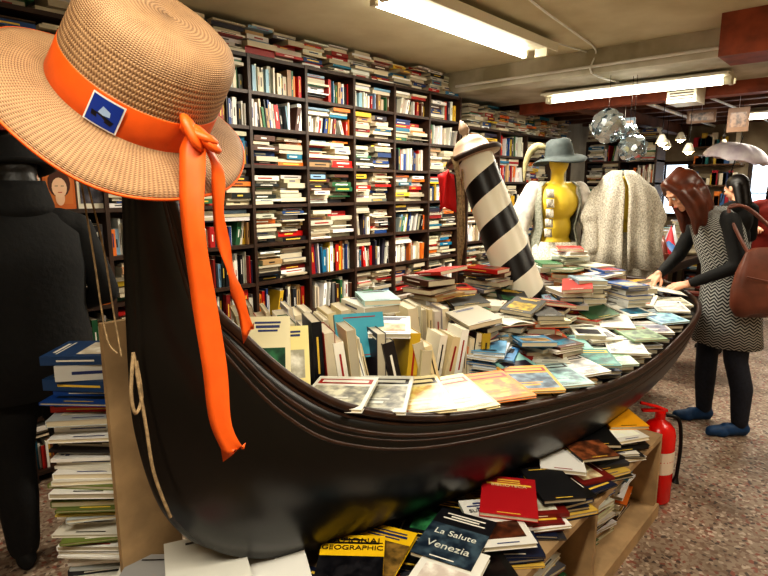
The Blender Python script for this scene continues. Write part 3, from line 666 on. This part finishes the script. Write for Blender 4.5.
W.ringloft('herringbone_vest',[(.165,0,1.40,.07,.085),(.16,0,1.36,.10,.135),(.15,0,1.335,.115,.16),(.13,0,1.27,.13,.178),(.09,0,1.15,.135,.17),(.04,0,1.03,.13,.165),(.01,0,.92,.15,.185),(0,0,.78,.165,.2),(0,0,.66,.175,.21),(-.005,0,.56,.185,.22)],M_herring,64,pleat=.02,k=6)
shoe(W,-.03,.14,M_shoe,M_shoe); shoe(W,.05,-.11,M_shoe,M_shoe)
hf=W.F*.75-W.Z*.62; HTm=frameM(hf,W.Z+W.F*.6,W.p(.355,0,1.49))
head(HTm,W.e)
P=[('e',(0,-.024,.036),(.086,.098,.088)),('e',(0,-.062,-.02),(.080,.062,.09)),('c',(0,.05,.092),(0,-.05,.11),.032,.03)]
for s in(-1,1):
    P+=[('c',(s*.02,.055,.090),(s*.070,.045,.03),.026,.030),('c',(s*.070,.045,.03),(s*.076,.04,-.06),.030,.034),('c',(s*.076,.04,-.06),(s*.076,.06,-.15),.034,.030),('c',(s*.076,.06,-.15),(s*.070,.11,-.23),.030,.014),
        ('c',(s*.076,-.01,.0),(s*.080,-.01,-.10),.036,.038),('c',(s*.080,-.01,-.10),(s*.076,.04,-.21),.038,.022),('c',(s*.06,-.06,-.04),(s*.06,-.04,-.15),.042,.035),('c',(s*.04,-.06,-.10),(s*.075,.02,-.14),.035,.03)]
blob('hair',P,.008,M_hair,smooth=9,parent=W.e,T=HTm)
hand('hand_left',W.p(.325,.11,.945),W.F*.85-W.L*.35-W.Z*.25,W.Z+W.L*.3,1,W.e,.8)
hand('hand_right',W.p(.44,-.045,.975),W.F*.6+W.L*.5-W.Z*.3,W.Z,-1,W.e,.8)
b=MB(); C=W.p(.49,.05,.915); openbook(b,TR(C.x,C.y,.905,48,10),.15,.21,(.2,.3,.45)); b.build('open_book_in_hand',BM,parent=W.e)
b=MB(); rows=[]; BF=.12; BZ=.0
for i,(z,hw,t) in enumerate([(.80,.12,.02),(.81,.16,.045),(.86,.19,.058),(.95,.195,.058),(1.05,.18,.048),(1.13,.155,.03),(1.17,.14,.018)]):
    rows.append([W.p(-.12+BF+hw*math.copysign(abs(math.cos(a))**.5,math.cos(a)),.315+t*math.copysign(abs(math.sin(a))**.7,math.sin(a)),z+BZ-.014*math.cos(2*a)) for a in [2*math.pi*j/32 for j in range(32)]])
b.grid(rows,True,flip=True); b.cap(rows[0]); b.cap(rows[-1]); b.build('shoulder_bag',M_leather,True,W.e)
b=MB(); b.tube(cm([W.p(-.12,.30,1.14),W.p(-.02,.27,1.28),W.p(.10,.20,1.40),W.p(.16,.15,1.395),W.p(.16,.23,1.28),W.p(.11,.30,1.14)],30),.010); b.tube(cm([W.p(-.18,.376,1.02),W.p(-.01,.378,1.0),W.p(.16,.376,1.03)],12),.004)
b.tube(cm([W.p(-.12,.325,1.14),W.p(-.02,.295,1.27),W.p(.10,.22,1.40),W.p(.165,.16,1.395)],20),.008)
b.build('bag_strap',M_leather,True,W.e)
# man in black at left
Mn=Fig('man_in_black_coat',(.140,1.15),(.12,1))
parts=[Mn.E((0,0,.93),(.13,.17,.16)),Mn.E((.01,0,1.08),(.125,.175,.18)),Mn.E((.02,0,1.24),(.13,.20,.16)),Mn.C((.0,.14,1.36),(.0,-.14,1.36),.07,.07),Mn.C((0,0,1.36),(.03,0,1.47),.06,.055)]
parts+=legs(Mn,(0,.11),(0,-.11),.88,1.25)
parts+=[Mn.C((0,.19,1.345),(.0,.27,1.08),.066,.055),Mn.C((0,.27,1.08),(.2,.22,1.0),.053,.04),Mn.C((0,-.19,1.345),(-.0,-.28,1.08),.066,.055),Mn.C((0,-.28,1.08),(.2,-.2,1.0),.053,.04)]
blob('body',parts,.014,[M_blackcloth,M_skin],lambda c:0,5,Mn.e)
Mn.ringloft('coat',[(.02,0,1.44,.07,.08),(.01,0,1.40,.10,.15),(.01,0,1.33,.145,.21),(.01,0,1.2,.155,.215),(.01,0,1.05,.15,.20),(0,0,.92,.16,.21),(0,0,.72,.175,.225)],M_blackcloth,48,pleat=.02,k=5,solid=.006)
HTm=frameM(Mn.F-Mn.Z*.25,Mn.Z,Mn.p(.04,0,1.545)); head(HTm,Mn.e)
blob('hair',[('e',(0,-.022,.03),(.083,.095,.085)),('e',(0,-.05,-.03),(.074,.055,.075))],.008,M_hairb,smooth=2,parent=Mn.e,T=HTm)
b=MB(); b.T=HTm@Matrix.Translation((0,-.012,.03)); b.lathe([(.001,.108),(.05,.11),(.078,.10),(.090,.075),(.098,.03),(.102,.0),(.118,-.008),(.135,-.008),(.150,.0)],40); b.build('brimmed_hat',M_blackcloth,True,Mn.e,solid=.005)
b=MB() 
rows=[[Mn.p(.02+.085*r_*math.cos(a),.095*r_*math.sin(a),z) for a in [2*math.pi*j/32 for j in range(32)]] for r_,z in((1.25,1.40),(1.25,1.44),(1.1,1.49),(1.0,1.53))]
b.grid(rows,True,flip=True); b.build('scarf_collar',M_blackcloth,True,Mn.e,solid=.015)
hand('hand_left',Mn.p(.21,.215,.995),Mn.F+Mn.Z*.3,Mn.Z+Mn.L*.5,1,Mn.e,.9,1.08); hand('hand_right',Mn.p(.21,-.195,.995),Mn.F+Mn.Z*.3,Mn.Z-Mn.L*.5,-1,Mn.e,.9,1.08)
for s in(.11,-.11): shoe(Mn,0,s,M_blackcloth,M_blackcloth)
def shopper(name,O,F,coat,hairm,h=1.0):
    S=Fig(name,O,F)
    parts=[S.E((0,0,.93),(.12,.16,.14)),S.E((.01,0,1.07),(.11,.15,.16)),S.E((.02,0,1.22),(.12,.17,.15)),S.C((0,.13,1.33),(0,-.13,1.33),.065,.065),S.C((0,0,1.34),(.03,0,1.45),.052,.05)]+legs(S,(.03,.11),(-.03,-.11),.88)
    parts+=[S.C((0,.18,1.32),(.02,.24,1.07),.058,.048),S.C((.02,.24,1.07),(.22,.16,1.08),.045,.032),S.C((0,-.18,1.32),(.02,-.24,1.07),.058,.048),S.C((.02,-.24,1.07),(.22,-.16,1.08),.045,.032)]
    blob('body',parts,.015,[coat,M_jeans,M_skin],lambda c:1 if c.z<.8 else(2 if c.z>1.4 else 0),4,S.e)
    T=frameM(S.F-S.Z*.3,S.Z,S.p(.05,0,1.51)); head(T,S.e)
    blob('hair',[('e',(0,-.022,.035),(.085,.097,.085)),('c',(-.05,-.05,.0),(-.06,-.05,-.15),.04,.03),('c',(.05,-.05,.0),(.06,-.05,-.15),.04,.03),('c',(0,-.07,0),(0,-.07,-.16),.045,.03)],.009,hairm,smooth=2,parent=S.e,T=T)
    hand('hand_left',S.p(.23,.155,1.085),S.F,S.Z,1,S.e,.8); hand('hand_right',S.p(.23,-.155,1.085),S.F,S.Z,-1,S.e,.8)
    for s,f in((.11,.03),(-.11,-.03)): shoe(S,f,s,M_blackcloth)
shopper('shopper_in_dark_coat',(5.35,-.26),(.4,.9),M_blackcloth,M_hairb)
shopper('shopper_in_red_jacket',(7.0,-.30),(-.9,-.2),mat('red_jacket',(.5,.14,.1),.8),M_hairb)
# ---------------------------------------------------------------- costume mannequins
A=Fig('costume_mannequin',(3.46,.58),(-.72,-.69))
P=[A.E((0,0,1.05),(.11,.15,.14)),A.E((0,0,1.22),(.10,.125,.14)),A.E((.02,0,1.40),(.12,.16,.14)),A.C((0,.12,1.50),(0,-.12,1.50),.055,.055),A.C((0,0,1.5),(.02,0,1.63),.05,.045),A.E((.03,0,1.70),(.085,.07,.1)),A.E((.1,0,1.67),(.02,.012,.02))]
blob('torso_form',P,.01,M_yellow,smooth=4,parent=A.e)
A.ringloft('open_jacket',[(0,0,1.555,.08,.12),(0,0,1.52,.11,.175),(.01,0,1.40,.15,.185),(0,0,1.22,.13,.15),(0,0,1.08,.15,.19),(0,0,.95,.18,.24),(0,0,.85,.21,.27)],M_greycloth,40,a0=.85,a1=2*math.pi-.85,pleat=.06,k=9,solid=.008)
P=[]
for s in(1,-1):
    P+=[A.C((0,s*.17,1.49),(-.0,s*.24,1.33),.07,.085),A.C((0,s*.24,1.33),(.03,s*.26,1.20),.085,.055),A.C((.03,s*.26,1.20),(.08,s*.25,1.0),.05,.07),A.E((.09,s*.25,.95),(.075,.07,.045))]
blob('puffed_sleeves',P,.011,M_whitecloth,smooth=3,parent=A.e)
b=MB()
for k in range(5):
    b.grid([[A.p(.145+.012*math.sin(i*2.1+k)+.01*j,-.12+i*.018,1.50-.07*k-j*.03) for i in range(4)] for j in range(3)])
b.build('lace_jabot',M_lace,True,A.e,solid=.003)
A.ringloft('skirt',[(0,0,1.12,.14,.17),(0,0,.95,.2,.25),(0,0,.7,.25,.3),(0,0,.45,.29,.33)],M_lace,72,pleat=.08,k=16)
b=MB(); b.lathe([(.001,.0),(.16,.0),(.16,.02),(.02,.05),(.018,1.0)],24); o=b.build('stand',M_metal,True,A.e); o.location=A.O
b=MB(); b.T=frameM(A.F-A.Z*.15,A.Z,A.p(.03,0,1.73))@TR(0,0,0,0,6,8)
b.lathe([(.001,.13),(.05,.13),(.08,.115),(.092,.08),(.10,.02),(.105,.0),(.14,-.004),(.17,-.016),(.19,-.030)],48,mod=lambda r,z,a:(r,z+max(0,r-.11)*.25*math.sin(2*a+.5)))
b.build('felt_hat',M_hatgrey,True,A.e,solid=.006)
b=MB(); b.tube(cm([A.p(.02,-.09,1.79),A.p(.0,-.15,1.81),A.p(-.02,-.20,1.77),A.p(-.03,-.23,1.68),A.p(-.03,-.235,1.56)],16),[.008,.014,.02,.024,.026,.028,.028,.028,.026,.024,.022,.02,.018,.016,.012,.008,.004]); b.build('hat_plume',mat('pale_plume',(.66,.62,.46),.9,var=.3,scale=40,bump=.6),True,A.e)
Bm=Fig('lace_gown_mannequin',(3.68,.17),(-.85,-.5))
P=[Bm.E((0,0,1.05),(.11,.15,.14)),Bm.E((0,0,1.22),(.09,.115,.14)),Bm.E((.02,0,1.38),(.115,.15,.14)),Bm.C((0,.12,1.46),(0,-.12,1.46),.055,.055),Bm.C((0,0,1.48),(.0,0,1.55),.05,.045)]
blob('torso_form',P,.01,M_yellow,smooth=4,parent=Bm.e)
Bm.ringloft('lace_shawl',[(0,-.02,1.63,.05,.07),(0,-.02,1.59,.085,.12),(0,0,1.52,.125,.175),(0,0,1.42,.165,.22),(0,0,1.25,.18,.235),(.02,0,1.1,.20,.25),(.03,0,.95,.24,.28)],M_lace,72,a0=.02,a1=2*math.pi-.10,pleat=.13,k=11,solid=.008)
Bm.ringloft('lace_skirt',[(0,0,1.2,.13,.15),(0,0,1.0,.2,.24),(0,0,.75,.25,.3),(0,0,.45,.28,.32)],M_lace,72,pleat=.09,k=17)
blob('puffed_sleeves',[x for s in(1,-1) for x in[Bm.C((0,s*.16,1.46),(.03,s*.21,1.3),.07,.085),Bm.C((.03,s*.21,1.3),(.12,s*.20,1.08),.07,.05)]],.012,M_lace,smooth=3,parent=Bm.e)
b=MB(); b.lathe([(.001,.0),(.16,.0),(.16,.02),(.02,.05),(.018,1.0)],24); o=b.build('stand',M_metal,True,Bm.e); o.location=Bm.O
# ---------------------------------------------------------------- hanging ornaments
M_capiz=mat('capiz_shell',(.80,.84,.86),.12,metal=.85)
def pendant(x,y,z,r,n=90):
    e=empty('capiz_pendant'); b=MB()
    for i in range(n):
        t=math.acos(1-2*(i+.5)/n); a=i*2.39996; nrm=V((math.sin(t)*math.cos(a),math.sin(t)*math.sin(a),math.cos(t))); c=V((x,y,z))+nrm*r*U(.9,1.02)
        nn=(nrm+V((U(-.4,.4),U(-.4,.4),U(-.4,.4)))).normalized(); s=nn.orthogonal().normalized(); q2=nn.cross(s); rr=r*.24
        b.poly([c+s*rr*math.cos(k*.628)+q2*rr*math.sin(k*.628) for k in range(10)])
    b.build('shell_discs',M_capiz,parent=e,solid=.001)
    b=MB(); b.tube([(x,y,z),(x,y,2.37)],.002,6); b.tube([(x,y,z-r*.5),(x,y,z+r*.5)],r*.3,8); b.build('cord',M_metal,parent=e)
pendant(4.05,.46,1.99,.125); pendant(4.17,.30,1.82,.105); pendant(4.20,.34,1.95,.06)
def bulb(x,y,z,top=2.37):
    e=empty('pendant_lamp'); b=MB(); b.T=TR(x,y,z); b.lathe([(.015,.08),(.025,.07),(.055,.0),(.05,.0)],24); b.build('shade',M_offw,True,e,solid=.003)
    b=MB(); b.T=TR(x,y,z); b.lathe([(.001,-.03),(.025,-.022),(.033,0),(.025,.03),(.012,.06)],16); b.build('bulb',M_bulb,True,e)
    b=MB(); b.tube([(x,y,z+.07),(x,y,top)],.003,6); b.build('cord',M_metal,parent=e)
for x,y,z in[(5.3,.42,1.93),(5.45,.22,1.85),(6.6,.75,1.98),(7.2,.3,2.0),(6.2,.5,2.02)]: bulb(x,y,z,2.38)
b=MB()
for x,y,z,w,h in[(5.14,.62,2.1,.2,.14),(5.14,-.30,2.08,.16,.2),(5.6,.05,2.18,.25,.12)]:
    b.T=TR(0,0,0); b.box(x,x+.004,y,y+w,z-h/2,z+h/2,random.choice([(.6,.55,.45),(.5,.36,.25),(.35,.42,.48)])); b.tube([(x+.002,y+w/2,z+h/2),(x+.002,y+w/2,2.30)],.0015,5)
    b.poly([(x-.001,y+.02,z-h*.3),(x-.001,y+.02,z+h*.3),(x-.001,y+w-.02,z+h*.3),(x-.001,y+w-.02,z-h*.3)],(.5,.40,.35),1)
b.build('hanging_prints',BM)
UE=empty('open_umbrella'); UT=TR(6.35,.0,1.80,0,12)
b=MB(); b.T=UT
b.lathe([(.002,.17)]+[(.32*math.sin(t*.16),.17-.2*(1-math.cos(t*.16))*1.1) for t in range(1,10)],48,mod=lambda r,z,a:(r*(1-.03*abs(math.sin(4*a))*(r/.4)),z+.03*abs(math.sin(4*a))*(r/.4))); b.build('canopy',mat('umbrella_cloth',(.95,.92,.94),.6,scale=7,col2=(.8,.74,.8)),True,UE,solid=.003)
b=MB(); b.T=UT; b.tube([(0,0,.16),(0,0,-.45)],.006); b.tube([(0,0,.16),(0,0,.24)],.004); b.tube([(0,0,.2),(0,.1,.56)],.002); b.build('shaft',M_metal,True,UE)
# ---------------------------------------------------------------- chair, display tables
CH=empty('wooden_armchair'); CT=TR(4.50,-.10,0,25); b=MB(); b.T=CT
for x in(-.2,.2):
    for y in(-.2,.2): b.tube([(x,y,0),(x,y,.45 if y<0 else 1.0)],.02)
    b.tube(cm([(x,.2,.68),(x*1.1,.0,.70),(x*1.05,-.18,.66),(x,-.2,.45)],12),.018)
b.box(-.23,.23,-.23,.23,.42,.46); b.tube(cm([(-.22,.2,.86),(-.12,.22,1.06),(0,.23,1.11),(.12,.22,1.06),(.22,.2,.86)],18),.028)
for x in(-.1,0,.1): b.tube([(x,.2,.45),(x,.22,1.07)],.011)
b.tube([(-.2,.2,.62),(.2,.2,.62)],.013); b.build('chair_frame',mat('chair_mahogany',(.38,.17,.12),.35),True,CH)
b=MB(); b.T=TR(4.50,-.10,.46,25); b.lathe([(.21,0),(.225,.02),(.21,.045),(.1,.055),(.001,.055)],28); b.build('cushion',M_redcloth,True,CH)
def table(x0,x1,y0,y1,z):
    e=empty('display_table'); b=MB(); b.box(x0,x1,y0,y1,z-.03,z)
    for x in(x0+.03,x1-.08):
        for y in(y0+.03,y1-.08): b.box(x,x+.05,y,y+.05,0,z-.03)
    b.box(x0+.05,x1-.05,y0+.05,y1-.05,z-.10,z-.03); b.build('table_frame',M_darkwood,parent=e)
table(4.9,6.3,.15,.95,.82); table(6.6,7.7,.2,.86,.82)
b=MB()
cl=[(.25,.4,.6),(.85,.86,.88),(.7,.15,.2),(.2,.5,.5),(.9,.75,.3),(.15,.2,.35),(.75,.75,.8)]
for i in range(34):
    x=U(5.0,5.75);y=U(.22,.88); z=.82; r=U(.06,.12); c=random.choice(cl); b.T=TR(x,y,z)
    b.lathe([(.001,U(.16,.36)),(r*.5,.15),(r*.9,.09),(r,.04),(r*.95,.0)],14,col=c,mod=lambda rr,zz,a:(rr*(1+.12*math.sin(3*a+i)),zz))
b.build('folded_scarf_pile',M_book,True)
b=MB()
for x in(6.0,6.18,6.78,7.0,7.3,7.5): 
    for y in (.3,.55,.74): stack(b,x,y,.821,U(.1,.32),U(0,180))
b.build('display_book_pile',BM)
b=MB()
for z in(1.0,1.28,1.56,1.84,2.08):
    b.box(8.3,8.6,-2.4,-.8,z-.02,z,(.4,.28,.18)); b.box(8.3,8.6,.3,.9,z-.02,z,(.4,.28,.18)) 
    for k in range(34):
        y=U(-2.3,-.85) if k%3 else U(.33,.85); s=U(.03,.07); b.box(8.34,8.34+s,y,y+s*1.3,z,z+U(.08,.2),random.choice(cl+[(.9,.5,.2),(.95,.9,.8)]))
b.build('souvenir_shelf',M_book)
# ---------------------------------------------------------------- fluorescent fixtures + light
def fixture(cx,cy,z,length,along,hoff=(0,0),power=60,top=2.55):
    e=empty('fluorescent_light'); yaw=0 if along=='x' else 90; T=TR(cx,cy,z,yaw); h=length/2
    b=MB(); b.T=T; ox,oy=hoff
    b.box(-h-.06,h+.06,oy-.13,oy+.13,.035,.055); b.box(-h-.06,h+.06,oy-.135,oy-.125,.0,.055); b.box(-h-.06,h+.06,oy-.04,oy+.04,.055,top-z); b.box(-h-.06,-h-.035,oy-.06,.03+oy,-.02,.04); b.box(h+.035,h+.06,oy-.06,.03+oy,-.02,.04)
    for s in(-1,1): b.box(s*(h+.02)-.015,s*(h+.02)+.015,-.018,.018,-.018,.04)
    b.build('housing',M_offw,parent=e,bevel=.002)
    b=MB(); b.T=T; b.tube([(-h,0,0),(h,0,0)],.019,14); b.build('tube',M_tube,True,e)
    l=bpy.data.lights.new('tube_light','AREA'); l.shape='RECTANGLE'; l.size=length; l.size_y=.12; l.energy=power; l.color=(1,.93,.78)
    o=bpy.data.objects.new('tube_light',l); sc.collection.objects.link(o); o.matrix_world=TR(cx,cy,z-.03,yaw); o.parent=e
fixture(2.55,.82,2.45,1.55,'x',(0,-.10),70)
fixture(4.45,.45,2.29,1.35,'y',(0,0),46,2.37)
fixture(-.45,-1.05,2.45,1.5,'x',(0,0),46)  # added fixture above the camera, out of view, lights the boat's front
fixture(7.0,-.6,2.28,1.3,'y',(0,0),36,2.38)
fixture(3.0,-1.9,2.45,1.5,'x',(0,0),34)  # extra fixture beyond the frame, added for general room light
w=bpy.data.worlds.new('world'); sc.world=w; w.use_nodes=True; w.node_tree.nodes['Background'].inputs[0].default_value=(.9,.85,.75,1); w.node_tree.nodes['Background'].inputs[1].default_value=.3
# ---------------------------------------------------------------- camera
cd=bpy.data.cameras.new('camera'); co=bpy.data.objects.new('camera',cd); sc.collection.objects.link(co); sc.camera=co
cd.lens=26.25; cd.sensor_width=36; cd.clip_start=.05
co.location=(-.51,-1.30,1.5); co.rotation_euler=(math.radians(80),0,math.radians(42.2-90))
sc.view_settings.view_transform='Standard'
try: sc.view_settings.look='Medium High Contrast'
except Exception: pass
sc.view_settings.exposure=0.12
